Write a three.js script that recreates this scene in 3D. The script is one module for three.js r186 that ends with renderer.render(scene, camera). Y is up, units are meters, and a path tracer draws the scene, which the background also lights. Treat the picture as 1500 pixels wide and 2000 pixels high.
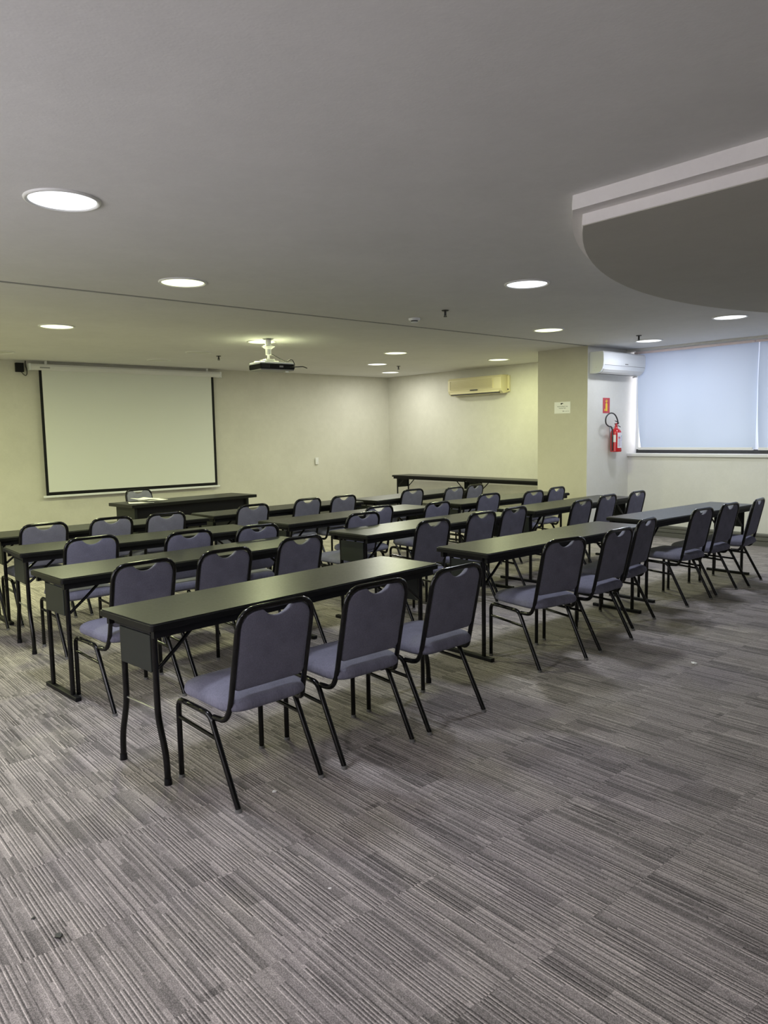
import * as THREE from 'three';
import { RoundedBoxGeometry } from 'three/addons/geometries/RoundedBoxGeometry.js';
import { mergeGeometries, mergeVertices } from 'three/addons/utils/BufferGeometryUtils.js';
import { RectAreaLightUniformsLib } from 'three/addons/lights/RectAreaLightUniformsLib.js';

// ---------------------------------------------------------------- camera, sky, exposure
const scene = new THREE.Scene();
const D = Math.PI / 180;
const camera = new THREE.PerspectiveCamera(2 * Math.atan(1000 / 1464.7) / D, 0.75, 0.05, 80);
{
  const yaw = 40.6975 * D, pitch = -5.8771 * D, roll = -1.01 * D;
  const f = new THREE.Vector3(Math.sin(yaw) * Math.cos(pitch), Math.sin(pitch), -Math.cos(yaw) * Math.cos(pitch));
  const r = new THREE.Vector3().crossVectors(f, new THREE.Vector3(0, 1, 0)).normalize();
  const u = new THREE.Vector3().crossVectors(r, f);
  camera.position.set(0, 1.525, 0);
  camera.up.copy(u).multiplyScalar(Math.cos(roll)).addScaledVector(r, -Math.sin(roll));
  camera.lookAt(camera.position.clone().add(f));
}
scene.background = new THREE.Color().setRGB(3.9, 3.8, 4.05);            // overcast daylight outside the windows
RectAreaLightUniformsLib.init();
const renderer = new THREE.WebGLRenderer({ antialias: true });
renderer.toneMapping = THREE.LinearToneMapping;
renderer.toneMappingExposure = 1.0;
renderer.shadowMap.enabled = true;
const LAMP = 190;                                                       // radiance of a lit downlight panel
const COOL = [0.93, 0.97, 1.06], GREENISH = [1.0, 1.06, 0.58], NEUTRAL = [1.0, 0.995, 0.91], ROSY = [1.0, 0.95, 1.04];

// ---------------------------------------------------------------- measured layout
const H = 2.69, BACK = -11.77, SIDE = 10.3, WIN = 10.0, COLX = 8.95, COLZ0 = -6.91, COLZ1 = -6.066, LEFT = -1.5, REAR = 3.4;

// ---------------------------------------------------------------- helpers
function rng(seed) { let a = seed >>> 0; return () => { a = (a + 0x6D2B79F5) | 0; let t = Math.imul(a ^ (a >>> 15), 1 | a); t = (t + Math.imul(t ^ (t >>> 7), 61 | t)) ^ t; return ((t ^ (t >>> 14)) >>> 0) / 4294967296; }; }
const taken = new Map();
function numbered(name) { const n = taken.get(name) ?? 0; taken.set(name, n + 1); return n ? `${name}_${String(n).padStart(3, '0')}` : name; }
function tag(o, label, category, group) { o.userData.label = label; o.userData.category = category; if (group) o.userData.group = group; return o; }
function thing(name, label, category, [x, y, z] = [0, 0, 0], turn = 0, group) {
  const o = new THREE.Group(); o.name = numbered(name); scene.add(o);
  o.position.set(x, y, z); o.rotation.y = turn * D; tag(o, label, category, group); return o;
}
function part(name, geometry, material, parent) {
  const g = Array.isArray(geometry) ? merge(geometry) : geometry;
  const m = new THREE.Mesh(g, material); m.name = name; (parent ?? scene).add(m); return m;
}
function struct(name, geometry, material, label) {
  const m = part(name, geometry, material); m.userData.kind = 'structure'; if (label) m.userData.label = label; return m;
}
function merge(list) { return mergeGeometries(list.map((g) => { const q = g.index ? g.toNonIndexed() : g; for (const k of Object.keys(q.attributes)) if (!['position', 'normal', 'uv'].includes(k)) q.deleteAttribute(k); return q; })); }
const V = (x, y, z) => new THREE.Vector3(x, y, z);
function box(x0, x1, y0, y1, z0, z1) {                                  // uv in metres
  const g = new THREE.BoxGeometry(x1 - x0, y1 - y0, z1 - z0).translate((x0 + x1) / 2, (y0 + y1) / 2, (z0 + z1) / 2);
  return metricUV(g);
}
function metricUV(g) {
  if (g.index) g = g.toNonIndexed();
  const p = g.attributes.position, n = g.attributes.normal, uv = new Float32Array(p.count * 2);
  for (let i = 0; i < p.count; i++) {
    const ax = Math.abs(n.getX(i)), ay = Math.abs(n.getY(i)), az = Math.abs(n.getZ(i));
    const [u, v] = ay >= ax && ay >= az ? [p.getX(i), p.getZ(i)] : ax >= az ? [p.getZ(i), p.getY(i)] : [p.getX(i), p.getY(i)];
    uv[2 * i] = u; uv[2 * i + 1] = v;
  }
  g.setAttribute('uv', new THREE.BufferAttribute(uv, 2)); return g;
}
function rbox(x0, x1, y0, y1, z0, z1, r = 0.006, s = 2) {
  return metricUV(new RoundedBoxGeometry(x1 - x0, y1 - y0, z1 - z0, s, r).translate((x0 + x1) / 2, (y0 + y1) / 2, (z0 + z1) / 2));
}
function cyl(x, y0, y1, z, r0, r1 = r0, seg = 20) { return new THREE.CylinderGeometry(r1, r0, y1 - y0, seg).translate(x, (y0 + y1) / 2, z); }
// a tube through points whose corners are rounded with the given radius
function bentPath(pts, radius) {
  const path = new THREE.CurvePath();
  let from = pts[0];
  for (let i = 1; i < pts.length - 1; i++) {
    const a = pts[i].clone().sub(pts[i - 1]), b = pts[i + 1].clone().sub(pts[i]);
    const R = Math.min(Array.isArray(radius) ? radius[i - 1] : radius, a.length() * 0.49, b.length() * 0.49);
    const p = pts[i].clone().addScaledVector(a.normalize(), -R), q = pts[i].clone().addScaledVector(b.normalize(), R);
    path.add(new THREE.LineCurve3(from, p)); path.add(new THREE.QuadraticBezierCurve3(p, pts[i], q)); from = q;
  }
  path.add(new THREE.LineCurve3(from, pts[pts.length - 1])); return path;
}
function sweep(pts, r, rad = 8) {                                       // closed-end tube along explicit points
  const c = new THREE.CatmullRomCurve3(pts, false, 'centripetal');
  return capped(c, pts.length * 3, r, rad);
}
function capped(curve, n, r, rad) {
  const t = new THREE.TubeGeometry(curve, n, r, rad, false).toNonIndexed(), out = [t];
  for (const e of [0, 1]) {
    const p = curve.getPointAt(e), d = curve.getTangentAt(e).multiplyScalar(e ? 1 : -1);
    const g = new THREE.CircleGeometry(r, rad); g.applyQuaternion(new THREE.Quaternion().setFromUnitVectors(V(0, 0, 1), d)); g.translate(p.x, p.y, p.z); out.push(g.toNonIndexed());
  }
  return mergeGeometries(out);
}
function bent(pts, radius, r, rad = 9) {                                // samples dense only in the bends
  const path = bentPath(pts, radius), out = [];
  for (const c of path.curves) { const n = c.isLineCurve3 ? 1 : 5; for (let i = 0; i < n; i++) out.push(c.getPoint(i / n)); }
  out.push(pts[pts.length - 1].clone());
  const poly = new THREE.CurvePath(); for (let i = 1; i < out.length; i++) if (out[i].distanceTo(out[i - 1]) > 1e-6) poly.add(new THREE.LineCurve3(out[i - 1], out[i]));
  return tubeAlong(out.filter((p, i) => !i || p.distanceTo(out[i - 1]) > 1e-6), r, rad);
}
function tubeAlong(P, r, rad) {
  const pos = [], idx = [], uv = []; let N = null, len = 0;
  for (let i = 0; i < P.length; i++) {
    const t = (i ? P[i].clone().sub(P[i - 1]).normalize() : V(0, 0, 0)).add(i < P.length - 1 ? P[i + 1].clone().sub(P[i]).normalize() : V(0, 0, 0)).normalize();
    if (!N) N = Math.abs(t.y) < 0.9 ? V(0, 1, 0) : V(1, 0, 0);
    N = N.addScaledVector(t, -N.dot(t)).normalize(); const B = new THREE.Vector3().crossVectors(t, N);
    if (i) len += P[i].distanceTo(P[i - 1]);
    for (let k = 0; k < rad; k++) { const a = k / rad * 2 * Math.PI; const v = P[i].clone().addScaledVector(N, r * Math.cos(a)).addScaledVector(B, r * Math.sin(a)); pos.push(v.x, v.y, v.z); uv.push(len, k / rad); }
    if (i) for (let k = 0; k < rad; k++) { const a = (i - 1) * rad + k, b = (i - 1) * rad + (k + 1) % rad, c = i * rad + k, d = i * rad + (k + 1) % rad; idx.push(a, b, c, b, d, c); }
  }
  const caps = [[0, false], [P.length - 1, true]];
  for (const [i, end] of caps) { const at = pos.length / 3; pos.push(P[i].x, P[i].y, P[i].z); uv.push(0, 0); for (let k = 0; k < rad; k++) { const a = i * rad + k, b = i * rad + (k + 1) % rad; end ? idx.push(at, a, b) : idx.push(at, b, a); } }
  const g = new THREE.BufferGeometry(); g.setAttribute('position', new THREE.Float32BufferAttribute(pos, 3)); g.setAttribute('uv', new THREE.Float32BufferAttribute(uv, 2)); g.setIndex(idx); g.computeVertexNormals();
  return g;
}
// upholstered pad: an outline (star-shaped about its centre), domed on both faces. at(u, v, w) gives the place
function pad(outline, cu, cv, up, down, power, at) {
  const S = [1, 0.985, 0.955, 0.91, 0.84, 0.72, 0.5, 0.25], n = outline.length, pos = [], idx = [], uv = [];
  const f = (s) => Math.pow(Math.max(0, 1 - Math.pow(s, power)), 1 / power);
  const put = (u, v, w) => { const p = at(u, v, w); pos.push(p.x, p.y, p.z); uv.push(u, v); return pos.length / 3 - 1; };
  const ring = (s, w) => outline.map(([u, v]) => put(cu + (u - cu) * s, cv + (v - cv) * s, w));
  const sides = [[1, up], [-1, down]], edge = ring(1, 0);
  for (const [sg, T] of sides) {
    let prev = edge;
    for (const s of S.slice(1)) {
      const r = ring(s, sg * T * f(s));
      for (let k = 0; k < n; k++) { const a = prev[k], b = prev[(k + 1) % n], c = r[k], d = r[(k + 1) % n]; sg > 0 ? idx.push(a, b, c, b, d, c) : idx.push(a, c, b, b, c, d); }
      prev = r;
    }
    const c = put(cu, cv, sg * T); for (let k = 0; k < n; k++) sg > 0 ? idx.push(prev[k], prev[(k + 1) % n], c) : idx.push(prev[(k + 1) % n], prev[k], c);
  }
  const g = new THREE.BufferGeometry(); g.setAttribute('position', new THREE.Float32BufferAttribute(pos, 3)); g.setAttribute('uv', new THREE.Float32BufferAttribute(uv, 2)); g.setIndex(idx); g.computeVertexNormals(); return g;
}
function roundedOutline(w, d, r, per = 7) {                            // counter-clockwise
  const o = []; const c = [[w / 2 - r, d / 2 - r, 0], [-w / 2 + r, d / 2 - r, 90], [-w / 2 + r, -d / 2 + r, 180], [w / 2 - r, -d / 2 + r, 270]];
  for (const [x, y, a] of c) for (let i = 0; i <= per; i++) { const t = (a + 90 * i / per) * D; o.push([x + r * Math.cos(t), y + r * Math.sin(t)]); }
  return o;
}
function shapeOf(pts) { return new THREE.Shape(pts.map(([x, y]) => new THREE.Vector2(x, y))); }

// ---------------------------------------------------------------- textures
function dataTexture(w, h, fn, srgb, rep) {
  const d = new Uint8Array(w * h * 4);
  for (let y = 0; y < h; y++) for (let x = 0; x < w; x++) { const c = fn(x, y), i = (y * w + x) * 4; d[i] = c[0]; d[i + 1] = c[1]; d[i + 2] = c[2]; d[i + 3] = 255; }
  const t = new THREE.DataTexture(d, w, h); t.wrapS = t.wrapT = THREE.RepeatWrapping; t.magFilter = THREE.LinearFilter; t.minFilter = THREE.LinearMipmapLinearFilter; t.generateMipmaps = true;
  if (srgb) t.colorSpace = THREE.SRGBColorSpace; if (rep) t.repeat.set(rep[0], rep[1]); t.needsUpdate = true; return t;
}
function noiseField(n, cells, seed) {                                   // tileable value noise
  const r = rng(seed), g = Float32Array.from({ length: cells * cells }, r), o = new Float32Array(n * n);
  for (let y = 0; y < n; y++) for (let x = 0; x < n; x++) {
    const fx = x / n * cells, fy = y / n * cells, x0 = fx | 0, y0 = fy | 0, sx = fx - x0, sy = fy - y0, tx = sx * sx * (3 - 2 * sx), ty = sy * sy * (3 - 2 * sy);
    const a = g[y0 * cells + x0], b = g[y0 * cells + (x0 + 1) % cells], c = g[((y0 + 1) % cells) * cells + x0], d = g[((y0 + 1) % cells) * cells + (x0 + 1) % cells];
    o[y * n + x] = (a + (b - a) * tx) * (1 - ty) + (c + (d - c) * tx) * ty;
  }
  return o;
}
const N1 = noiseField(512, 8, 3), N2 = noiseField(512, 32, 5), N3 = noiseField(512, 128, 7);
const clamp = (v) => Math.max(0, Math.min(255, v));
// carpet: 2048 px over 2 m; yarn lines run along z (texture v)
const CT = 2048;
const carpet = new Uint8Array(CT * CT);
{
  const r = rng(11), tone = new Float32Array(CT * CT);
  // planks of tone: 5 to 12 cm wide, 12 to 35 cm long
  const plank = new Float32Array(CT * CT);
  let x = 0;
  while (x < CT) {
    const w = Math.min(CT - x, 48 + (r() * 80 | 0)); let y = 0;
    while (y < CT) { const l = Math.min(CT - y, 120 + (r() * 240 | 0)), v = (r() - 0.5) * 22 - (r() < 0.1 ? 16 : 0); for (let j = y; j < y + l; j++) for (let i = x; i < x + w; i++) plank[j * CT + i] = v; y += l; }
    x += w;
  }
  // yarn lanes about 1 cm wide: plain, lined (a pale and a dark thread), or solid pieces 7 to 45 cm long
  x = 0;
  while (x < CT) {
    const w = Math.min(CT - x, 11 + (r() * 8 | 0)); let y = 0;
    while (y < CT) {
      const l = Math.min(CT - y, 70 + (r() * 380 | 0)), q = r(), e = r() * 10, m = 0.65 + r() * 0.65;
      for (let j = y; j < y + l; j++) for (let i = x; i < x + w; i++) {
        const c = i - x; let v;
        if (q < 0.22) v = e - 5; else if (q < 0.82) v = c < 4 ? (36 + e) * m : c >= w - 5 ? (-34 - e) * m : e - 4; else if (q < 0.93) v = -17 - e; else v = 12 + e;
        tone[j * CT + i] = v;
      }
      y += l;
    }
    x += w;
  }
  const grain = Float32Array.from({ length: 1024 * 683 }, () => (r() - 0.5) * 54);      // loops of pile 2 mm by 3 mm
  for (let j = 0; j < CT; j++) for (let i = 0; i < CT; i++) {
    const k = j * CT + i, loop = ((j % 3) < 1 ? -10 : 5) + grain[((j / 3 | 0) % 683) * 1024 + (i >> 1)] + (r() - 0.5) * 16;
    carpet[k] = clamp(145 + plank[k] + tone[k] + loop);
  }
}
const carpetMap = dataTexture(CT, CT, (x, y) => { const v = carpet[y * CT + x]; return [clamp(v * 0.99), clamp(v * 0.945), clamp(v * 0.93)]; }, true, [0.5, 0.5]);
const paintBump = dataTexture(512, 512, (x, y) => { const k = y * 512 + x, v = 90 * N3[k] + 80 * N2[k] + 70 * N1[k]; return [v, v, v]; }, false, [1.2, 1.2]);
const paintMap = (r, g, b, amp) => dataTexture(512, 512, (x, y) => { const k = y * 512 + x, v = (N1[k] - 0.5) * amp + (N2[k] - 0.5) * amp * 0.6 + (N3[k] - 0.5) * amp * 0.5; return [clamp(r + v), clamp(g + v), clamp(b + v)]; }, true, [0.4, 0.4]);
const weave = dataTexture(256, 256, (x, y) => { const a = Math.sin(x / 256 * 2 * Math.PI * 32), b = Math.sin(y / 256 * 2 * Math.PI * 32), v = 128 + 50 * a * b + (N3[y * 512 + x] - 0.5) * 90; return [v, v, v]; }, false, [8, 8]);
const fabricMap = dataTexture(512, 512, (x, y) => { const k = y * 512 + x, v = (N1[k] - 0.5) * 10 + (N3[k] - 0.5) * 16 + ((x + y) % 2) * 4; return [clamp(114 + v), clamp(114 + v), clamp(130 + v)]; }, true, [3, 3]);
const laminateMap = dataTexture(512, 512, (x, y) => { const k = y * 512 + x, v = (N1[k] - 0.5) * 3 + (N3[k] - 0.5) * 7; return [clamp(36 + v), clamp(37 + v), clamp(35 + v)]; }, true, [1, 1]);
const laminateRough = dataTexture(512, 512, (x, y) => { const k = y * 512 + x, v = 84 + (N3[k] - 0.5) * 10; return [v, v, v]; }, false, [0.9, 0.9]);

// ---------------------------------------------------------------- materials
const std = (c, roughness, more = {}) => { const m = new THREE.MeshPhysicalMaterial({ roughness, ...more }); if (Array.isArray(c)) m.color.setRGB(...c); else m.color.set(c); return m; };
const M = {
  carpet: std('#ffffff', 0.96, { map: carpetMap, bumpMap: carpetMap, bumpScale: 0.003 }),
  carpetBase: std([0.05, 0.048, 0.046], 1),
  ceiling: std('#ffffff', 0.95, { map: paintMap(219, 218, 218, 5), bumpMap: paintBump, bumpScale: 0.0006 }),
  wall: std('#ffffff', 0.8, { map: paintMap(204, 202, 191, 6), bumpMap: paintBump, bumpScale: 0.0008 }),
  wallWhite: std('#ffffff', 0.8, { map: paintMap(218, 217, 212, 5), bumpMap: paintBump, bumpScale: 0.0008 }),
  soffit: std('#ffffff', 0.9, { map: paintMap(236, 232, 232, 4), bumpMap: paintBump, bumpScale: 0.0005 }),
  column: std('#ffffff', 0.85, { map: paintMap(190, 186, 170, 5), bumpMap: paintBump, bumpScale: 0.0008 }),
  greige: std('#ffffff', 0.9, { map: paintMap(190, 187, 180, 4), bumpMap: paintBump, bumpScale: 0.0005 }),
  baseboard: std([0.12, 0.118, 0.105], 0.55),
  black: std([0.003, 0.003, 0.0035], 0.17, { specularIntensity: 0.75 }),
  blackMatt: std([0.007, 0.007, 0.008], 0.55, { specularIntensity: 0.4 }),
  edge: std([0.005, 0.005, 0.005], 0.45, { specularIntensity: 0.4 }),
  plate: std([0.02, 0.023, 0.021], 0.5, { specularIntensity: 0.5 }),
  laminate: std('#ffffff', 1, { map: laminateMap, roughnessMap: laminateRough, specularIntensity: 0.5 }),
  fabric: std('#ffffff', 0.92, { map: fabricMap, bumpMap: weave, bumpScale: 0.0012, specularIntensity: 0.2 }),
  glide: std([0.16, 0.16, 0.155], 0.35),
  white: std([0.75, 0.75, 0.74], 0.4),
  plastic: std([0.78, 0.8, 0.82], 0.3, { clearcoat: 0.3 }),
  cream: std([0.72, 0.66, 0.42], 0.4),
  grey: std([0.3, 0.3, 0.3], 0.5),
  dark: std([0.03, 0.03, 0.03], 0.5),
  steel: std([0.55, 0.55, 0.55], 0.3, { metalness: 1 }),
  screen: std([0.72, 0.74, 0.7], 0.85, { bumpMap: weave, bumpScale: 0.0003 }),
  red: std([0.5, 0.012, 0.018], 0.25, { clearcoat: 0.6, clearcoatRoughness: 0.1 }),
  yellow: std([0.9, 0.62, 0.02], 0.5),
  paper: std([0.8, 0.8, 0.78], 0.8),
  blind: std([0.55, 0.63, 0.78], 1, { transmission: 0.145, thickness: 0, side: THREE.DoubleSide, specularIntensity: 0.2 }),
  rail: std([0.8, 0.68, 0.68], 0.35),
  glass: std([1, 1, 1], 0, { transmission: 1, thickness: 0 }),
  offPanel: std([0.62, 0.62, 0.58], 0.5),
  woodDark: std([0.01, 0.01, 0.011], 0.35, { specularIntensity: 0.5 }),
};

// ================================================================ THE ROOM
{
  const T = 0.2;
  // floor slab with its carpet tiles
  const floor = struct('floor', box(LEFT - T, 10.7, -0.2, -0.005, BACK - T, REAR + T), M.carpetBase, 'dark seams and backing under grey striped carpet tiles');
  const r = rng(21), S = 0.5, tiles = [];
  const tile = (ou, ov) => {
    const g = new THREE.BoxGeometry(S - 0.0007, 0.006, S - 0.0007).translate(0, -0.003, 0).toNonIndexed(), p = g.attributes.position, uv = g.attributes.uv;
    for (let i = 0; i < p.count; i++) uv.setXY(i, ou + p.getX(i), ov + p.getZ(i));
    return g;
  };
  const variants = Array.from({ length: 14 }, () => tile(r() * 2, r() * 2));
  for (let x = LEFT; x < 10.6 - 1e-6; x += S) for (let z = BACK; z < REAR - 1e-6; z += S) {
    const cx = x + S / 2, cz = z + S / 2, d = Math.hypot(cx, cz), a = Math.atan2(cx, -cz) / D;
    tiles.push({ cx, cz, key: a > 5 && a < 77 && d > 0.9 ? d : 100 + d });
  }
  tiles.sort((a, b) => a.key - b.key);
  const rest = [];
  tiles.forEach((t, i) => {
    const g = variants[(r() * variants.length) | 0];
    if (i < 290) { const m = part('carpet_tile', g, M.carpet, floor); m.position.set(t.cx, 0, t.cz); } else rest.push(g.clone().translate(t.cx, 0, t.cz));
  });
  part('carpet_field', rest, M.carpet, floor).userData.kind = 'stuff';

  // ceiling: two slabs with the slot of a folding-wall track between them
  const G = -6.09;
  struct('ceiling', [box(LEFT - T, 10.7, H, H + T, BACK - T, G - 0.032), box(LEFT - T, 10.7, H, H + T, G + 0.032, REAR + T), box(LEFT - T, 10.7, H + 0.05, H + T, G - 0.032, G + 0.032)], M.ceiling, 'plain white plaster ceiling');
  struct('trim_1', [box(LEFT, COLX, H - 0.002, H + 0.05, G - 0.013, G + 0.013), box(LEFT, COLX, H + 0.03, H + 0.05, G - 0.03, G + 0.03)], M.grey, 'narrow grey partition track set in the ceiling');

  // walls
  struct('wall_back', box(LEFT - T, 10.7, -0.1, H + 0.1, BACK - T, BACK), M.wall, 'beige painted wall behind the projection screen');
  struct('wall_side', box(SIDE, SIDE + T, -0.1, H + 0.1, BACK, COLZ0 + 0.01), M.wall, 'beige painted wall under the cream air conditioner');
  const column = struct('wall_column', box(COLX, 10.7, -0.1, H + 0.1, COLZ0, COLZ1 - 0.004), M.column, 'square beige column beside the window');
  part('white_face', box(COLX + 0.002, 10.5, 0, H, COLZ1 - 0.004, COLZ1), M.wallWhite, column);
  struct('wall_window', box(WIN, WIN + 0.3, -0.1, 1.15, COLZ1, REAR + T), M.wallWhite, 'white painted wall below the windows');
  struct('wall_lintel', box(9.93, 10.55, H - 0.03, H + 0.1, COLZ1, REAR + T), M.wallWhite, 'shallow white strip above the windows');
  const LZ0 = -5.2, LZ1 = -1.4, LY1 = 2.5;                              // glazed opening in the wall outside the frame: daylight falls from there on the soffit's white edge
  struct('wall_left', [box(LEFT - T, LEFT, -0.1, H + 0.1, BACK, LZ0), box(LEFT - T, LEFT, -0.1, H + 0.1, LZ1, REAR + T), box(LEFT - T, LEFT, LY1, H + 0.1, LZ0, LZ1), box(LEFT - T, LEFT, -0.1, 0.5, LZ0, LZ1)], M.wallWhite);
  const side = struct('window_6', [box(LEFT - 0.12, LEFT - 0.06, 0.5, 0.56, LZ0, LZ1), box(LEFT - 0.12, LEFT - 0.06, LY1 - 0.06, LY1, LZ0, LZ1), ...[0, 1, 2, 3].map((i) => { const z = LZ0 + (LZ1 - LZ0 - 0.06) * i / 3; return box(LEFT - 0.12, LEFT - 0.06, 0.56, LY1 - 0.06, z, z + 0.06); })], M.dark, 'wide window in the left wall');
  part('pane', box(LEFT - 0.093, LEFT - 0.087, 0.56, LY1 - 0.06, LZ0 + 0.06, LZ1 - 0.06), M.glass, side);
  struct('wall_rear', box(LEFT - T, 10.7, -0.1, H + 0.1, REAR, REAR + T), M.column);
  struct('trim_2', rbox(WIN - 0.03, WIN + 0.27, 1.148, 1.188, COLZ1, REAR, 0.006), M.white, 'white window sill board above the low wall');
  // stepped grey baseboards
  const board = (L) => { const s = shapeOf([[0, 0], [0.03, 0], [0.03, 0.055], [0.014, 0.06], [0.014, 0.068], [0.026, 0.073], [0.026, 0.11], [0.012, 0.115], [0.012, 0.122], [0.022, 0.127], [0.022, 0.15], [0.012, 0.165], [0, 0.165]]); return new THREE.ExtrudeGeometry(s, { depth: L, bevelEnabled: false }); };
  const bb = (name, L, x, z, ry) => { const m = struct(name, board(L), M.baseboard, 'grey stepped baseboard'); m.position.set(x, 0, z); m.rotation.y = ry; return m; };
  bb('baseboard_window', REAR - COLZ1, WIN, REAR, Math.PI);
  bb('baseboard_back', SIDE - LEFT, LEFT, BACK, 0);
  bb('baseboard_side', COLZ0 - BACK, SIDE, COLZ0, Math.PI);
  {
    const g = board(SIDE - LEFT); const m = scene.getObjectByName('baseboard_back');   // the profile stands out along +z, the length runs along +x
    g.applyMatrix4(new THREE.Matrix4().makeBasis(V(0, 0, 1), V(0, 1, 0), V(-1, 0, 0))); g.translate(SIDE - LEFT, 0, 0); m.geometry = g;
  }

  // dropped two-step soffit: straight sides, bowed ends
  const soffit = (x0, x1, z0, sag, y0, y1) => {
    const pts = [], half = (x1 - x0) / 2, R = (half * half + sag * sag) / (2 * sag), cx = (x0 + x1) / 2;
    for (let i = 0; i <= 40; i++) { const x = x0 + (x1 - x0) * i / 40; pts.push([x, -(z0 + R - sag - Math.sqrt(R * R - (x - cx) ** 2) )]); }
    const zr = 1.6; for (let i = 40; i >= 0; i--) { const x = x0 + (x1 - x0) * i / 40; pts.push([x, -(zr - R + sag + Math.sqrt(R * R - (x - cx) ** 2))]); }
    const g = new THREE.ExtrudeGeometry(shapeOf(pts), { depth: y1 - y0, bevelEnabled: false, curveSegments: 40 });
    return metricUV(g.rotateX(-Math.PI / 2).translate(0, y0, 0));
  };
  const up = struct('ceiling_soffit', soffit(3.25, 8.55, -2.30, 0.9, 2.62, H), M.soffit, 'white two-step dropped ceiling with curved end');
  const low = part('lower_step', soffit(3.35, 8.45, -2.31, 0.85, 2.566, 2.62), M.soffit, up);
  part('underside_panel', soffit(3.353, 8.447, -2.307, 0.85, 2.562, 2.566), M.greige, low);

  // windows with dark frames, in the recess above the sill
  const bays = [[COLZ1, -4.32], [-4.32, -2.36], [-2.36, -0.48], [-0.48, 1.4], [1.4, REAR]];
  bays.forEach(([z0, z1], i) => {
    const w = struct(`window_${i + 1}`, [box(10.22, 10.27, 2.61, 2.66, z0, z1), box(10.22, 10.27, 1.245, 2.61, z0, z0 + 0.035), box(10.22, 10.27, 1.245, 2.61, z1 - 0.035, z1), box(10.225, 10.265, 1.245, 2.61, (z0 + z1) / 2 - 0.02, (z0 + z1) / 2 + 0.02)], M.white, 'white framed window with dark bottom rail behind a roller blind');
    part('bottom_rail', box(10.22, 10.27, 1.188, 1.245, z0, z1), M.dark, w);
    part('pane', box(10.243, 10.247, 1.245, 2.61, z0 + 0.035, z1 - 0.035), M.glass, w);
  });
}

// ================================================================ ROLLER BLINDS
function blind(z0, z1, label, curl, hem, group) {
  const x = 10.115, yt = 2.632, yb = 1.252, b = thing('roller_blind', label, 'blind', [x, yb, (z0 + z1) / 2], 0, group), w = z1 - z0;
  const g = new THREE.PlaneGeometry(w, yt - yb, 60, 30).rotateY(-Math.PI / 2).translate(0, (yt - yb) / 2, 0), p = g.attributes.position;
  for (let i = 0; i < p.count; i++) {
    const z = p.getZ(i), t = 1 - p.getY(i) / (yt - yb), e0 = Math.max(0, 1 - (z + w / 2) / 0.14), e1 = Math.max(0, 1 - (w / 2 - z) / 0.14);
    p.setX(i, -0.02 * t * Math.sin(z * 2.1 + 1) - curl[0] * e0 * e0 * Math.sin(t * Math.PI * 0.75) - curl[1] * e1 * e1 * t + 0.006 * Math.sin(t * 9 + z * 3) * t);
    p.setZ(i, z + (e0 > 0 ? curl[2] * t * t * e0 : 0) - (e1 > 0 ? curl[3] * t * e1 : 0));
  }
  g.computeVertexNormals();
  part('fabric', g, M.blind, b);
  part('hem_bar', rbox(-0.03, 0.012, -0.012, 0.024, -w / 2 + 0.03, w / 2 - 0.03, 0.005), M.white, b);
  part('roller', new THREE.CylinderGeometry(0.017, 0.017, w, 16).rotateX(Math.PI / 2).translate(0.02, yt - yb + 0.008, 0), M.rail, b);
  part('head_rail', rbox(-0.13, -0.095, yt - yb - 0.012, yt - yb + 0.02, -w / 2, w / 2, 0.008), M.rail, b);
  return b;
}
blind(-5.985, -4.28, 'pale blue-grey roller blind between white column face and creased blind', [0.05, 0.0, 0.07, 0.0]);
blind(-4.268, -2.39, 'creased grey roller blind hanging next to the pale blue one', [0.045, 0.02, 0.035, 0.005]);
for (const [a, b, w] of [[-2.33, -0.52, 'third from the column'], [-0.42, 1.34, 'fourth from the column'], [1.44, 3.36, 'in the room corner']]) blind(a, b, `grey roller blind on the window wall, ${w}`, [0.01, 0.01, 0.005, 0.005]);

// ================================================================ CEILING LIGHTS
const ringGeo = new THREE.LatheGeometry([[0.155, 0.0], [0.155, -0.004], [0.163, -0.011], [0.172, -0.011], [0.177, -0.005], [0.178, 0.0]].map(([x, y]) => new THREE.Vector2(x, y)), 48);
const panelGeo = new THREE.LatheGeometry([[0.0001, -0.004], [0.156, -0.004], [0.156, 0.0]].map(([x, y]) => new THREE.Vector2(x, y)), 48);
function downlight(x, z, color, label, group, gain = 1) {
  const t = thing('ceiling_light', label, 'light', [x, H, z], 0, group);
  part('trim_ring', ringGeo, M.white, t);
  if (!color) { part('diffuser', panelGeo, M.offPanel, t); return; }
  const em = new THREE.MeshStandardMaterial({ color: '#ffffff', roughness: 0.5 }); em.emissive.setRGB(color[0] * 2.2, color[1] * 2.2, color[2] * 2.2);
  part('diffuser', panelGeo, em, t);
  const l = new THREE.RectAreaLight(new THREE.Color().setRGB(...color), LAMP * gain, 0.215, 0.215);
  l.name = 'downlight_glow'; l.position.set(x, H - 0.0125, z); l.rotation.x = -Math.PI / 2; scene.add(l);
}
const gL = 'lit ceiling downlights', gX = 'unlit ceiling downlights';
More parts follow.
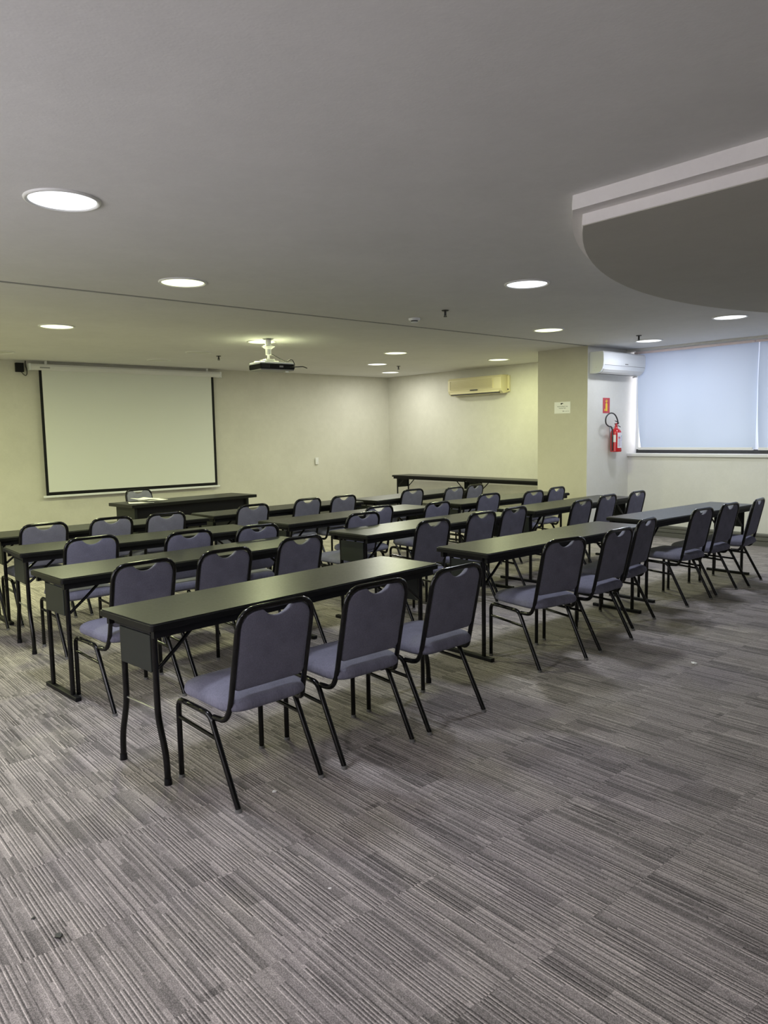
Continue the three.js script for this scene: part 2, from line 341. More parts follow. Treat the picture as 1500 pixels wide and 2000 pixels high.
for (const [x, z, c, label, gain = 1] of [
  [1.305, -3.875, COOL, 'cool white downlight above the rear tables farthest from window'],
  [4.83, -3.84, COOL, 'cool white downlight above the middle table of the rearmost row'],
  [8.0, -3.69, COOL, 'cool white downlight at the edge of the curved dropped ceiling'],
  [9.16, -5.28, COOL, 'cool white downlight nearest the white air conditioner', 0.4],
  [2.643, -5.34, GREENISH, 'yellow-green downlight close to the partition track, farthest from window'],
  [7.17, -5.39, GREENISH, 'yellow-green downlight between partition track and curved dropped ceiling'],
  [2.597, -8.105, GREENISH, 'yellow-green downlight beyond the partition track, farthest from window', 1.8],
  [5.0, -8.06, GREENISH, 'yellow-green downlight just behind the projector mount', 1.6],
  [7.275, -8.14, GREENISH, 'yellow-green downlight midway between projector and cream air conditioner', 1.3],
  [9.35, -8.0, GREENISH, 'yellow-green downlight nearest the cream air conditioner', 0.7],
  [8.15, -9.58, NEUTRAL, 'white downlight near far corner, the one farther from the corner', 1.0],
  [9.42, -10.7, NEUTRAL, 'white downlight closest to the far corner of the walls', 0.7],
  [4.9, -9.52, null, 'unlit round downlight nearest the projector'],
  [4.88, -10.74, null, 'unlit round downlight closest to the projection screen housing'],
  [2.72, -10.79, null, 'unlit round downlight before the small black box beside screen'],
  [0.3, -8.1, GREENISH, 'yellow-green downlight outside the view beyond the partition track', 2.2],
  [0.3, -10.7, GREENISH, 'yellow-green downlight outside the view beside the screen wall', 2.2],
]) downlight(x, z, c, label, c ? gL : gX, gain);
downlight(-0.75, -0.75, ROSY, 'lit round downlight behind the viewer', gL, 1.3);

// ================================================================ CHAIRS
const chairGeo = (() => {
  const r = 0.0125, X = 0.2175, g = {};
  const bz = (y) => 0.155 + (y - 0.40) * 0.22;
  g.frontLeg = (s) => bent([V(s * X, 0.012, -0.226), V(s * X, 0.368, -0.226), V(s * X, 0.366, -0.13)], 0.06, r);
  g.rearLeg = (s) => bent([V(s * X, 0.364, -0.03), V(s * X, 0.362, 0.045), V(s * X, 0.012, 0.235)], 0.055, r);
  g.rail = (s) => bent([V(s * X, 0.366, -0.131), V(s * X, 0.364, -0.029)], 0, r);
  g.stretcher = (s) => bent([V(s * X, 0.285, -0.226), V(s * X, 0.268, 0.094)], 0, 0.009, 8);
  const W = 0.188, ytop = 0.836;
  g.back = bent([V(-W - 0.02, 0.352, 0.055), V(-W - 0.01, 0.352, 0.137), V(-W, 0.42, bz(0.42)), V(-W, ytop, bz(ytop)), V(W, ytop, bz(ytop)), V(W, 0.42, bz(0.42)), V(W + 0.01, 0.352, 0.137), V(W + 0.02, 0.352, 0.055)], [0.035, 0.035, 0.085, 0.085, 0.035, 0.035], r, 10);
  g.seatPad = pad(roundedOutline(0.43, 0.44, 0.09), 0, 0, 0.056, 0.038, 2.7, (u, v, w) => V(u, 0.412 + w + 0.010 * (v > 0 ? v : v * 0.4), -0.022 - v));
  // backrest outline in (x, y): rounded corners, hand notch in the top edge
  const o = [], hw = 0.178, y0 = 0.478, y1 = 0.824, rc = 0.072, rb = 0.03;
  for (let i = 0; i <= 5; i++) { const t = (270 + 90 * i / 5) * D; o.push([hw - rb + rb * Math.cos(t), y0 + rb + rb * Math.sin(t)]); }
  for (let i = 1; i <= 3; i++) o.push([hw, y0 + rb + (y1 - rc - y0 - rb) * i / 4]);
  for (let i = 0; i <= 7; i++) { const t = 90 * i / 7 * D; o.push([hw - rc + rc * Math.cos(t), y1 - rc + rc * Math.sin(t)]); }
  for (let i = 0; i <= 22; i++) { const x = 0.084 - 0.168 * i / 22, q = Math.max(0, 1 - (x / 0.072) ** 2); o.push([x, y1 - 0.036 * q ** 0.8]); }
  for (let i = 0; i <= 7; i++) { const t = (90 + 90 * i / 7) * D; o.push([-hw + rc + rc * Math.cos(t), y1 - rc + rc * Math.sin(t)]); }
  for (let i = 3; i >= 1; i--) o.push([-hw, y0 + rb + (y1 - rc - y0 - rb) * i / 4]);
  for (let i = 0; i <= 5; i++) { const t = (180 + 90 * i / 5) * D; o.push([-hw + rb + rb * Math.cos(t), y0 + rb + rb * Math.sin(t)]); }
  g.backPad = pad(o, 0, 0.63, 0.016, 0.03, 5, (u, v, w) => V(u, v + w * 0.2, bz(v) - 0.002 + w));
  g.cap = new THREE.CylinderGeometry(0.014, 0.015, 0.014, 12).translate(0, 0.007, 0);
  return g;
})();
function makeChair() {
  const t = thing('stacking_chair', '', 'chair');
  part('seat', chairGeo.seatPad, M.fabric, t); part('backrest', chairGeo.backPad, M.fabric, t);
  part('back_frame', chairGeo.back, M.black, t);
  for (const s of [-1, 1]) {
    const f = part('leg', chairGeo.frontLeg(s), M.black, t), r = part('leg', chairGeo.rearLeg(s), M.black, t);
    part('foot_glide', chairGeo.cap, M.glide, f).position.set(s * 0.2175, 0, -0.226);
    part('foot_glide', chairGeo.cap, M.glide, r).position.set(s * 0.2175, 0, 0.2352);
    part('seat_rail', chairGeo.rail(s), M.black, t); part('stretcher', chairGeo.stretcher(s), M.black, t);
  }
  return t;
}
const ROWS = ['rearmost row', 'second row from rear', 'third row from rear', 'row nearest presenter desk'];
const BLOCKS = ['table farthest from window', 'middle table', 'window-side table'];
const SEATS = ['seat farthest from window', 'middle seat', 'window-side seat'];
let proto = null;
function placeChair(x, z, turn, label, group) {
  let c = proto; if (!c) c = proto = makeChair(); else { c = proto.clone(); c.name = numbered('stacking_chair'); scene.add(c); }
  c.position.set(x, 0, z); c.rotation.y = turn * D; c.userData = { label, category: 'chair' }; if (group) c.userData.group = group;
}
const chairs = [
  [[[1.645, -2.868, 3.2], [2.22, -2.885, 1], [2.775, -2.905, 2.6]], [[4.02, -3.10, -7], [4.63, -3.12, 3], [5.28, -3.295, 9]], [[6.325, -3.35, 0], [6.89, -3.375, 2], [7.47, -3.37, 9]]],
  [[[1.675, -4.29, 5], [2.22, -4.35, 5], [2.87, -4.48, 5]], [[4.18, -4.50, 1], [4.86, -4.60, 3], [5.38, -4.67, 4]], [[6.37, -4.62, 4], [7.04, -4.76, 5], [7.65, -4.77, 5]]],
  [[[1.86, -5.60, 2], [2.49, -5.36, 2], [3.04, -5.30, 2]], [[4.16, -5.37, 2], [4.65, -5.74, 4], [5.31, -5.60, 4]], [[6.43, -5.89, 1], [7.04, -5.74, 2], [7.66, -5.88, 6]]],
  [[[1.89, -6.79, 2], [2.46, -6.80, 2], [2.97, -6.80, 2]], [[3.94, -6.88, 3], [4.71, -7.03, 6], [5.215, -7.03, 5]], [[6.36, -7.09, 2], [6.92, -6.92, 5], [7.43, -7.04, 9]]],
];
chairs.forEach((row, i) => row.forEach((block, j) => block.forEach(([x, z, a], k) =>
  placeChair(x, z, a, `black-framed grey chair, ${SEATS[k]}, ${BLOCKS[j]}, ${ROWS[i]}`, 'audience chairs'))));
placeChair(1.34, -6.76, 2, 'black-framed grey chair standing past the end of the table row near desk');
placeChair(4.15, -9.69, 186, 'black-framed grey chair facing the audience behind the presenter desk');

// ================================================================ FOLDING TABLES
const TL = 1.92, TW = 0.47, TH = 0.74;
const tableCache = {};
function tableGeo(L) {
  if (tableCache[L]) return tableCache[L];
  const g = {}, s = new THREE.Shape(roundedOutline(L, TW, 0.012, 3).map(([x, y]) => new THREE.Vector2(x, y)));
  g.top = metricUV(new THREE.ExtrudeGeometry(shapeOf(roundedOutline(L - 0.006, TW - 0.006, 0.014, 3)), { depth: 0.004, bevelEnabled: false }).rotateX(-Math.PI / 2).translate(0, TH - 0.004, 0));
  g.band = new THREE.ExtrudeGeometry(s, { depth: 0.022, bevelEnabled: true, bevelSize: 0.004, bevelThickness: 0.003, bevelSegments: 2 }).rotateX(-Math.PI / 2).translate(0, TH - 0.03, 0);
  const e = L / 2 - 0.06, i = TW / 2 - 0.035;
  g.apron = merge([box(-L / 2 + 0.02, L / 2 - 0.02, TH - 0.07, TH - 0.03, i - 0.012, i + 0.012), box(-L / 2 + 0.02, L / 2 - 0.02, TH - 0.07, TH - 0.03, -i - 0.012, -i + 0.012), box(-0.02, 0.02, TH - 0.06, TH - 0.03, -i, i)]);
  g.bracket = rbox(-0.03, 0.03, TH - 0.062, TH - 0.03, -0.16, 0.16, 0.004);
  g.legStraight = (sx, sz) => bent([V(sx * e, 0.02, sz * 0.145), V(sx * e, TH - 0.04, sz * 0.145)], 0, 0.0145, 10);
  g.legSplay = (sx, sz) => bent([V(sx * e, 0, sz * 0.2), V(sx * e, 0.13, sz * 0.195), V(sx * e, 0.30, sz * 0.14), V(sx * e, TH - 0.04, sz * 0.14)], 0.05, 0.0145, 10);
  g.footBar = (sx) => rbox(sx * e - 0.018, sx * e + 0.018, 0, 0.026, -0.225, 0.225, 0.005);
  g.crossRod = (sx) => bent([V(sx * e, 0.325, -0.14), V(sx * e, 0.325, 0.14)], 0, 0.005, 8);
  g.endPlate = (sx) => rbox(sx * e - 0.006 + sx * 0.012, sx * e + 0.006 + sx * 0.012, 0.5, 0.668, -0.135, 0.135, 0.004);
  g.brace = (sx, sz) => bent([V(sx * e - sx * 0.012, 0.515, sz * 0.145), V(sx * (e - 0.10), 0.585, sz * 0.145), V(sx * (e - 0.22), TH - 0.05, sz * 0.145)], 0.01, 0.009, 8);
  g.cap = new THREE.CylinderGeometry(0.0165, 0.0175, 0.03, 12).translate(0, 0.015, 0);
  g.e = e;
  return tableCache[L] = g;
}
function table(x, z, turn, splay, label, L = TL, group = 'folding tables') {
  const t = thing('folding_table', label, 'table', [x, 0, z], turn, group), g = tableGeo(L);
  const top = part('tabletop', g.top, M.laminate, t); part('edge_band', g.band, M.edge, top);
  part('apron', g.apron, M.blackMatt, t);
  for (const sx of [-1, 1]) {
    const b = part('leg_bracket', g.bracket, M.blackMatt, t); b.position.x = sx * g.e;
    for (const sz of [-1, 1]) {
      const l = part('leg', splay ? g.legSplay(sx, sz) : g.legStraight(sx, sz), M.black, t);
      if (splay) part('foot_cap', g.cap, M.blackMatt, l).position.set(sx * g.e, 0, sz * 0.2);
      part('folding_brace', g.brace(sx, sz), M.black, t);
    }
    part('end_plate', g.endPlate(sx), M.plate, t);
    if (splay) part('cross_rod', g.crossRod(sx), M.steel, t); else part('foot_bar', g.footBar(sx), M.blackMatt, t);
  }
  return t;
}
const kind = (splay) => splay ? 'dark folding table with splayed bent legs' : 'dark folding table with foot bars';
[
  [[2.21, -3.345, 6.0, 1], [4.67, -3.48, 1, 0, 2.02], [6.99, -3.61, -0.5, 0, 1.98]],
  [[2.29, -4.70, 4.2, 0], [4.70, -4.82, 4, 0, 2.02], [7.02, -4.97, 4, 0, 2.08]],
  [[2.42, -5.83, -1, 1], [4.70, -5.94, 4.5, 0, 2.02], [7.10, -5.985, 0, 0, 2.02]],
  [[2.53, -6.92, 1, 0], [4.60, -7.09, 2.5, 0, 2.02], [6.77, -7.24, 9, 0, 2.08]],
].forEach((row, i) => row.forEach(([x, z, a, s, L], j) => table(x, z, a, s, `${kind(s)}, ${BLOCKS[j]}, ${ROWS[i]}`, L ?? TL)));
table(9.925, -10.05, 90, 0, 'dark folding table against the side wall, half nearer the screen wall', 1.92, 'tables along the side wall');
table(9.925, -8.12, 90, 0, 'dark folding table against the side wall, half nearer the column', 1.92, 'tables along the side wall');

// ================================================================ PRESENTER DESK
{
  const d = thing('presenter_desk', 'black panelled presenter desk standing before the projection screen', 'desk', [4.435, 0, -9.13], 7);
  const top = part('desktop', rbox(-0.935, 0.935, 0.70, 0.74, -0.285, 0.285, 0.005), M.woodDark, d);
  part('edge_band', box(-0.934, 0.934, 0.702, 0.738, 0.2855, 0.2865), M.edge, top);
  part('side_panel', rbox(-0.86, -0.825, 0, 0.70, -0.24, 0.2, 0.003), M.plate, d);
  part('side_panel', rbox(0.825, 0.86, 0, 0.70, -0.24, 0.2, 0.003), M.plate, d);
  part('front_panel', rbox(-0.825, 0.825, 0.16, 0.70, 0.14, 0.165, 0.003), M.woodDark, d);
  part('foot', rbox(-0.87, -0.815, 0, 0.03, -0.26, 0.24, 0.004), M.blackMatt, d); part('foot', rbox(0.815, 0.87, 0, 0.03, -0.26, 0.24, 0.004), M.blackMatt, d);
  const r = rng(77);
  const sheet = (x, z, a, y, label) => {
    const g = new THREE.BoxGeometry(0.21, 0.002, 0.297, 10, 1, 12), p = g.attributes.position;
    const ph = r() * 6; for (let i = 0; i < p.count; i++) p.setY(i, p.getY(i) + 0.004 + 0.006 * Math.sin(p.getX(i) * 26 + ph) * Math.sin(p.getZ(i) * 17 + ph));
    g.computeVertexNormals(); const m = part(numbered('paper_sheet'), g, M.paper); tag(m, label, 'paper', 'papers on the presenter desk'); m.position.set(x, 0.7445 + y, z); m.rotation.y = a * D;
  };
  sheet(3.74, -8.93, 70, 0, 'loose white paper at the bottom of the heap on presenter desk'); sheet(3.9, -8.95, 105, 0.02, 'loose white paper in the middle of the heap on presenter desk'); sheet(3.82, -8.99, 20, 0.04, 'loose white paper on top of the heap on presenter desk');
}

// ================================================================ PROJECTION SCREEN
{
  const z = BACK + 0.022, s = thing('projection_screen', 'wide pull-down projection screen with black border on the far wall', 'screen', [4.86, 0.69, z]);
  const x0 = -1.41, x1 = 1.41, yb = 0.02, yt = 1.87, zz = 0.06;
  part('housing', new THREE.ExtrudeGeometry(shapeOf([[0, 0], [0.085, 0], [0.098, 0.015], [0.098, 0.06], [0.08, 0.088], [0, 0.088]]), { depth: 3.07, bevelEnabled: false }).applyMatrix4(new THREE.Matrix4().makeBasis(V(0, 0, 1), V(0, 1, 0), V(-1, 0, 0))).translate(1.535, 1.862, 0), M.white, s);
  for (const sx of [-1, 1]) part('end_cap', rbox(sx * 1.535 - 0.012, sx * 1.535 + 0.012, 1.857, 1.954, 0, 0.105, 0.004), M.plastic, s);
  for (const sx of [-1.3, 1.3]) part('hanger', box(sx - 0.015, sx + 0.015, 1.93, H - 0.69, 0.03, 0.06), M.white, s);
  part('name_strip', box(-1.4, -1.26, 1.888, 1.908, 0.098, 0.0995), M.grey, s);
  part('cloth', box(x0 + 0.04, x1 - 0.045, yb + 0.05, yt, zz, zz + 0.0015), M.screen, s);
  part('black_border', [box(x0, x0 + 0.04, yb, yt, zz, zz + 0.0016), box(x1 - 0.045, x1, yb, yt, zz, zz + 0.0016), box(x0 + 0.04, x1 - 0.045, yb, yb + 0.05, zz, zz + 0.0016)], M.blackMatt, s);
  part('bottom_bar', rbox(x0 - 0.04, x1 + 0.045, -0.012, 0.022, zz - 0.012, zz + 0.014, 0.008), M.plastic, s);
  // small black box with a loop of cable beside it
  const b = thing('control_box', 'small black box with cable beside the projection screen housing', 'box', [3.205, 2.52, BACK]);
  part('case', rbox(-0.055, 0.055, 0, 0.13, 0, 0.06, 0.006), M.blackMatt, b);
  part('cable', sweep([V(0.02, 0.005, 0.03), V(0.06, -0.04, 0.03), V(0.085, -0.045, 0.025), V(0.1, -0.02, 0.02), V(0.098, 0.05, 0.02), V(0.085, 0.1, 0.02), V(0.09, 0.165, 0.015)], 0.006), M.dark, b);
  const w = thing('wall_switch', 'small white switch plate on the beige far wall', 'switch', [8.43, 0.985, z]);
  part('plate', rbox(-0.038, 0.038, 0, 0.13, 0, 0.009, 0.003), M.white, w); part('rocker', rbox(-0.014, 0.014, 0.035, 0.095, 0.008, 0.014, 0.003), M.plastic, w);
}

// ================================================================ PROJECTOR ON ITS CEILING MOUNT
{
  const p = thing('projector', 'black projector with white top hanging from white ceiling mount', 'projector', [4.935, 2.31, -7.81], -6);
  const body = part('body', rbox(-0.19, 0.27, 0.012, 0.08, -0.16, 0.16, 0.018, 3), M.blackMatt, p);
  part('top_shell', rbox(-0.188, 0.268, 0.068, 0.098, -0.155, 0.15, 0.014, 3), M.plastic, p);
  part('base_shell', rbox(-0.18, 0.26, 0, 0.016, -0.15, 0.15, 0.006), M.grey, p);
  part('lens', new THREE.CylinderGeometry(0.035, 0.04, 0.03, 24).rotateX(Math.PI / 2).translate(0.17, 0.047, -0.172), M.dark, p);
  part('lens_ring', new THREE.TorusGeometry(0.04, 0.006, 8, 24).translate(0.17, 0.047, -0.162), M.plastic, p);
  for (let i = 0; i < 6; i++) part('vent_slat', box(-0.17 + i * 0.018, -0.16 + i * 0.018, 0.025, 0.065, 0.159, 0.163), M.dark, body);
  part('port_plate', rbox(0.06, 0.11, 0.035, 0.055, 0.158, 0.164, 0.002), M.grey, body);
  part('foot', cyl(0.19, -0.018, 0.004, 0.1, 0.02), M.plastic, p);
  const m = part('mount', [cyl(0, 0.30, 0.345, 0, 0.034, 0.036), cyl(0, 0.19, 0.26, 0, 0.033, 0.034), cyl(0, 0.14, 0.20, 0, 0.014), cyl(0, 0.345, 0.38, 0, 0.036, 0.04), new THREE.CylinderGeometry(0.08, 0.04, 0.03, 28).translate(0, 0.275, 0), cyl(0, 0.288, 0.302, 0, 0.08, 0.04)], M.white, p);
  part('ceiling_plate', cyl(0, 0.37, 0.38, 0, 0.05, 0.07), M.dark, m);
  part('arm_plate', [rbox(-0.06, 0.06, 0.12, 0.14, -0.05, 0.05, 0.006), rbox(-0.15, 0.02, 0.1, 0.118, -0.1, -0.06, 0.006), rbox(-0.15, 0.02, 0.1, 0.118, 0.06, 0.1, 0.006), rbox(0.0, 0.12, 0.1, 0.122, -0.03, 0.03, 0.006)], M.white, m);
  part('cable', sweep([V(0.03, 0.2, 0.02), V(0.09, 0.16, 0.06), V(0.17, 0.11, 0.12), V(0.22, 0.13, 0.17), V(0.25, 0.06, 0.18), V(0.22, 0.04, 0.165)], 0.006), M.dark, p);
  part('cable', sweep([V(0.2, 0.04, 0.165), V(0.29, 0.045, 0.19), V(0.36, 0.05, 0.19), V(0.42, 0.035, 0.18)], 0.006), M.dark, p);
}

// ================================================================ AIR CONDITIONERS
{
  // older cream unit on the side wall, facing -x
  const a = thing('air_conditioner', 'old cream split air conditioner with grille on the side wall', 'air conditioner', [SIDE, 2.215, -9.23]);
  const prof = shapeOf([[0, 0.015], [0.12, 0.0], [0.175, 0.045], [0.19, 0.08], [0.195, 0.27], [0.17, 0.305], [0, 0.312]]);
  const L = 1.26, body = new THREE.ExtrudeGeometry(prof, { depth: L, bevelEnabled: true, bevelSize: 0.006, bevelThickness: 0.006, bevelSegments: 2 }).applyMatrix4(new THREE.Matrix4().makeBasis(V(-1, 0, 0), V(0, 1, 0), V(0, 0, -1))).translate(0, 0, L / 2);
  part('casing', body, M.cream, a);
  const gz0 = -L / 2 + 0.05, gz1 = L / 2 - 0.17;
  const front = part('front_grille', [box(-0.214, -0.196, 0.095, 0.103, gz0, gz1), box(-0.214, -0.196, 0.259, 0.267, gz0, gz1), box(-0.214, -0.196, 0.103, 0.259, gz0, gz0 + 0.008), box(-0.214, -0.196, 0.103, 0.259, gz1 - 0.008, gz1)], M.cream, a);
  for (let i = 0; i < 13; i++) part('slat', box(-0.212, -0.199, 0.106 + i * 0.0118, 0.1105 + i * 0.0118, gz0 + 0.008, gz1 - 0.008), M.cream, front);
  part('air_outlet', box(-0.178, -0.12, 0.004, 0.03, -L / 2 + 0.05, L / 2 - 0.06), M.dark, a);
  part('louvre', rbox(-0.186, -0.172, 0.022, 0.055, -L / 2 + 0.04, L / 2 - 0.05, 0.004), M.cream, a);
  part('badge', box(-0.206, -0.2, 0.068, 0.086, -0.08, 0.1), M.dark, a);
  part('wall_plate', rbox(-0.03, 0, 0.02, 0.3, L / 2 + 0.008, L / 2 + 0.055, 0.004), M.cream, a);
  part('pipe_screw', new THREE.CylinderGeometry(0.012, 0.012, 0.012, 12).rotateZ(Math.PI / 2).translate(-0.035, 0.06, L / 2 + 0.03), M.dark, a);
  // white unit on the column's near face, facing +z
  const b = thing('air_conditioner', 'white curved split air conditioner on column face above fire extinguisher', 'air conditioner', [9.0, 2.315, COLZ1]);
  const W = 1.06, prof2 = shapeOf([[0, 0], [0.13, 0.0], [0.165, 0.02], [0.195, 0.055], [0.212, 0.1], [0.218, 0.16], [0.214, 0.27], [0.2, 0.285], [0, 0.288]]);
  const toZ = new THREE.Matrix4().makeBasis(V(0, 0, 1), V(0, 1, 0), V(-1, 0, 0));
  part('casing', new THREE.ExtrudeGeometry(prof2, { depth: W, bevelEnabled: true, bevelSize: 0.004, bevelThickness: 0.004, bevelSegments: 2 }).applyMatrix4(toZ).translate(W, 0, 0), M.plastic, b);
  part('panel_seam', box(0.03, W - 0.02, 0.104, 0.109, 0.214, 0.2205), M.grey, b);
  part('logo', box(W * 0.5, W * 0.5 + 0.075, 0.124, 0.137, 0.2165, 0.2225), M.grey, b);
  part('louvre', new THREE.ExtrudeGeometry(shapeOf([[0.137, -0.004], [0.172, 0.017], [0.202, 0.052], [0.197, 0.056], [0.168, 0.024], [0.135, 0.004]]), { depth: W - 0.08, bevelEnabled: false }).applyMatrix4(toZ).translate(W - 0.04, -0.003, 0), M.white, b);
  part('air_outlet', box(0.05, W - 0.06, -0.006, 0.0, 0.06, 0.13), M.dark, b);
  for (const [y, z] of [[0.075, 0.1], [0.035, 0.085]]) part('screw_cap', new THREE.CylinderGeometry(0.009, 0.009, 0.008, 12).rotateZ(Math.PI / 2).translate(-0.006, y, z), M.white, b);
  part('drain_pipe', sweep([V(W - 0.05, 0.01, 0.1), V(W - 0.03, -0.012, 0.1), V(W + 0.0, -0.01, 0.08), V(W - 0.02, -0.02, 0.03)], 0.012), M.white, b);
}

// ================================================================ NOTICE, SIGN, FIRE EXTINGUISHER
{
  const c = document.createElement('canvas'); c.width = 512; c.height = 310; const k = c.getContext('2d');
  k.fillStyle = '#e9e9e6'; k.fillRect(0, 0, 512, 310);
  const r = rng(5), scribble = (x0, x1, y, h, col) => { k.fillStyle = col; let x = x0; while (x < x1) { const w = 5 + r() * 9; k.fillRect(x, y - h * (0.55 + 0.45 * r()), w * 0.7, h * 0.8); x += w + (r() < 0.18 ? 12 : 2); } };
  k.fillStyle = '#2b2c25'; k.beginPath(); k.moveTo(205, 30); k.lineTo(255, 26); k.lineTo(300, 40); k.lineTo(250, 55); k.lineTo(225, 78); k.lineTo(206, 68); k.fill();
  scribble(95, 420, 132, 24, '#5a5a55'); scribble(150, 370, 178, 24, '#5a5a55'); k.fillStyle = '#444'; k.beginPath(); k.arc(288, 252, 14, 0, 7); k.fill(); scribble(318, 470, 262, 16, '#6a6a66');
  const tex = new THREE.CanvasTexture(c); tex.colorSpace = THREE.SRGBColorSpace;
  const paper = new THREE.MeshStandardMaterial({ map: tex, roughness: 0.7 });
  const n = thing('wall_notice', 'white paper notice with grey print taped to the column', 'notice', [COLX, 1.783, -6.48]);
  part('sheet', box(-0.002, 0, 0, 0.162, -0.135, 0.135), M.paper, n);
  part('print', new THREE.PlaneGeometry(0.27, 0.162).rotateY(-Math.PI / 2).translate(-0.0026, 0.081, 0), paper, n);

  const s = thing('extinguisher_sign', 'red sign with yellow extinguisher symbol above the fire extinguisher', 'sign', [9.41, 1.775, COLZ1]);
  part('board', rbox(-0.085, 0.085, 0, 0.215, 0, 0.004, 0.0015), M.red, s);
  part('symbol', [new THREE.ExtrudeGeometry(shapeOf([[-0.024, 0.03], [0.024, 0.03], [0.024, 0.125], [0.012, 0.142], [-0.012, 0.142], [-0.024, 0.125]]), { depth: 0.0015, bevelEnabled: false }).translate(0, 0, 0.004), box(-0.008, 0.008, 0.142, 0.165, 0.004, 0.0055), box(-0.03, 0.026, 0.162, 0.174, 0.004, 0.0055), box(-0.05, -0.036, 0.03, 0.06, 0.004, 0.0055), box(-0.012, 0.02, 0.178, 0.188, 0.004, 0.0055)], M.yellow, s);

  const e = thing('fire_extinguisher', 'red fire extinguisher with black hose hung on white column face', 'extinguisher', [9.52, 1.225, COLZ1 + 0.095]);
  const R = 0.078;
  part('cylinder', new THREE.LatheGeometry([[0.0001, 0.008], [R - 0.012, 0.004], [R - 0.004, 0], [R, 0.01], [R, 0.262], [R - 0.008, 0.295], [R - 0.03, 0.322], [0.026, 0.334], [0.022, 0.35], [0.022, 0.365], [0.0001, 0.365]].map(([x, y]) => new THREE.Vector2(x, y)), 40), M.red, e);
  const lc = document.createElement('canvas'); lc.width = 256; lc.height = 384; const q = lc.getContext('2d');
  q.fillStyle = '#e7e4ee'; q.fillRect(0, 0, 256, 384); q.fillStyle = '#7fb7c9'; q.fillRect(120, 70, 136, 45); q.fillStyle = '#3b5fb0'; q.fillRect(140, 118, 60, 100); q.fillStyle = '#8d86b8';
  for (let i = 0; i < 14; i++) q.fillRect(14 + r() * 12, 90 + i * 19, 60 + r() * 40, 8); q.fillStyle = '#aab4dc'; for (let i = 0; i < 7; i++) q.fillRect(130, 232 + i * 19, 70 + r() * 44, 8); q.fillStyle = '#c33'; q.fillRect(20, 120, 60, 22);
  const lt = new THREE.CanvasTexture(lc); lt.colorSpace = THREE.SRGBColorSpace;
  part('instruction_label', new THREE.CylinderGeometry(R + 0.001, R + 0.001, 0.215, 24, 1, true, -42 * D, 100 * D).translate(0, 0.165, 0), new THREE.MeshStandardMaterial({ map: lt, roughness: 0.4 }), e);
  part('inspection_tag', new THREE.CylinderGeometry(R + 0.001, R + 0.001, 0.1, 10, 1, true, -92 * D, 34 * D).translate(0, 0.19, 0), M.paper, e);
  const v = part('valve', [cyl(0, 0.36, 0.405, 0, 0.016), rbox(-0.02, 0.03, 0.385, 0.41, -0.014, 0.014, 0.004)], M.red, e);
  part('handle', [rbox(-0.012, 0.10, 0.40, 0.408, -0.01, 0.01, 0.003).rotateZ(0.06)], M.grey, v);
  part('trigger', [rbox(-0.05, 0.03, 0.415, 0.423, -0.01, 0.01, 0.003).rotateZ(-0.25).translate(-0.08, 0.02, 0), bent([V(0.02, 0.372, 0), V(0.06, 0.37, 0), V(0.11, 0.352, 0)], 0.02, 0.006)], M.dark, v);
  part('hose', sweep([V(0.02, 0.395, 0.02), V(-0.02, 0.46, 0.03), V(-0.10, 0.53, 0.035), V(-0.20, 0.545, 0.03), V(-0.285, 0.49, 0.02), V(-0.275, 0.41, 0.01), V(-0.19, 0.365, 0), V(-0.10, 0.352, -0.01), V(-0.078, 0.3, -0.01), V(-0.088, 0.22, 0.0), V(-0.09, 0.1, 0.0), V(-0.088, 0.02, 0.0)], 0.0095), M.dark, e);
  part('wall_bracket', [box(-0.025, 0.025, 0.2, 0.36, -0.095, -0.088), box(-0.012, 0.012, 0.335, 0.345, -0.09, -0.02)], M.steel, e);
}

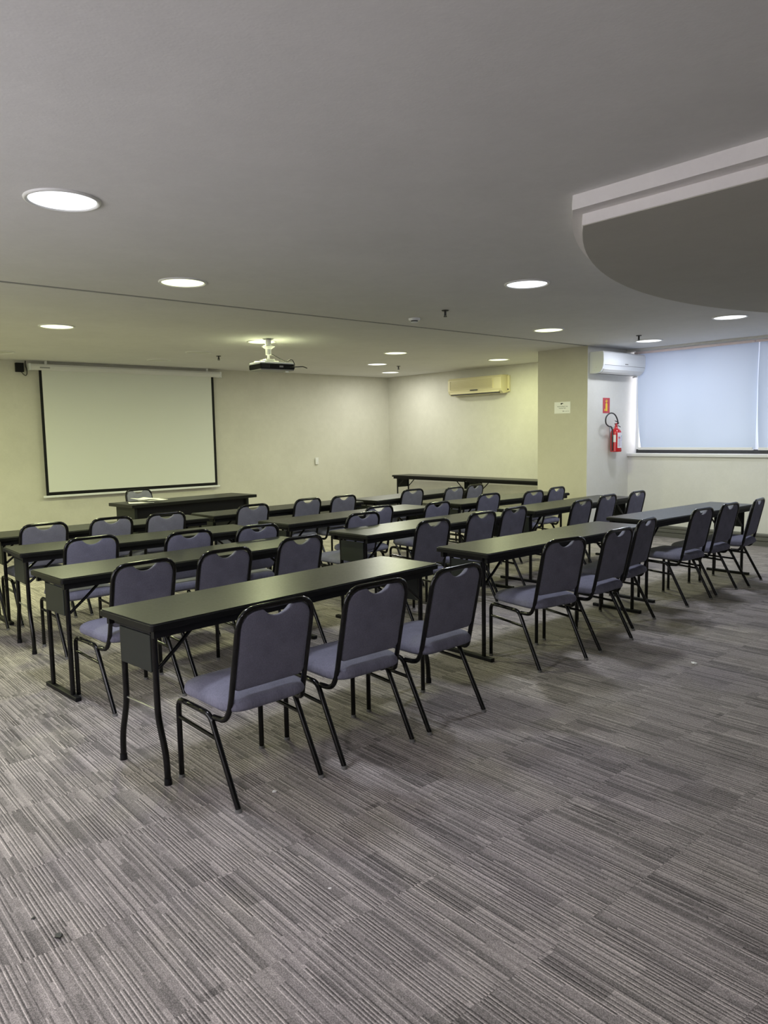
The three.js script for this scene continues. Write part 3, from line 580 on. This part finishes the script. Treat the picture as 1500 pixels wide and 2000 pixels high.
// ================================================================ SMALL CEILING FITTINGS
for (const [x, z, w] of [[5.21, -5.115, 'beside the smoke detector'], [5.35, -9.79, 'near the unlit downlights before the screen'], [8.71, -9.68, 'between the two far corner downlights'], [8.56, -5.07, 'by the downlight near the white air conditioner']]) {
  const t = thing('sprinkler', `small dark ceiling sprinkler head ${w}`, 'sprinkler', [x, H, z], 0, 'ceiling sprinklers');
  part('escutcheon', new THREE.CylinderGeometry(0.036, 0.03, 0.008, 20).translate(0, -0.004, 0), M.dark, t);
  part('head', [cyl(0, -0.05, -0.006, 0, 0.011), cyl(0, -0.062, -0.056, 0, 0.016), bent([V(-0.011, -0.03, 0), V(-0.013, -0.058, 0)], 0, 0.003, 6), bent([V(0.011, -0.03, 0), V(0.013, -0.058, 0)], 0, 0.003, 6)], M.dark, t);
}
{
  const t = thing('smoke_detector', 'white smoke detector on the ceiling beside the partition track', 'detector', [5.31, H, -5.65]);
  part('base', new THREE.CylinderGeometry(0.062, 0.055, 0.022, 32).translate(0, -0.011, 0), M.plastic, t);
  part('vent_band', cyl(0, -0.034, -0.022, 0, 0.034, 0.036, 28), M.dark, t);
  part('cap', new THREE.LatheGeometry([[0.0001, -0.046], [0.028, -0.044], [0.038, -0.036], [0.036, -0.033], [0.0001, -0.033]].map(([x, y]) => new THREE.Vector2(x, y)), 28), M.plastic, t);
}

// ================================================================ LITTER ON THE CARPET
{
  const r = rng(9);
  const bit = (name, x, z, s, mat, label, cat, group) => {
    const g = new THREE.IcosahedronGeometry(s, 1), p = g.attributes.position, seen = new Map();
    for (let i = 0; i < p.count; i++) { const key = [p.getX(i), p.getY(i), p.getZ(i)].map((v) => v.toFixed(5)).join(); if (!seen.has(key)) seen.set(key, 0.6 + r() * 0.7); const q = seen.get(key); p.setXYZ(i, p.getX(i) * q * 1.2, p.getY(i) * q * 0.5 + s * 0.4, p.getZ(i) * q); }
    g.computeVertexNormals(); const m = part(numbered(name), g, mat); tag(m, label, cat, group); m.position.set(x, 0, z); m.rotation.y = r() * 6;
  };
  bit('paper_scrap', 1.644, -2.669, 0.009, M.paper, 'tiny white paper scrap behind the rearmost chair farthest from window', 'scrap', 'paper scraps on carpet');
  bit('paper_scrap', 4.632, -2.305, 0.016, M.paper, 'white paper scrap on open carpet behind the middle rear table', 'scrap', 'paper scraps on carpet');
  bit('paper_scrap', 1.406, -1.949, 0.005, M.paper, 'tiniest white paper speck on the open carpet', 'scrap', 'paper scraps on carpet');
  bit('lint_lump', 0.637, -2.316, 0.011, M.dark, 'black lint lump on the open carpet, the larger one', 'lint', 'lint on carpet');
  bit('lint_lump', 0.605, -2.465, 0.006, M.dark, 'tiny black lint speck near the larger lint lump', 'lint', 'lint on carpet');
}

scene.traverse((o) => { if (o.isMesh) { o.castShadow = true; o.receiveShadow = true; } });
renderer.render(scene, camera);
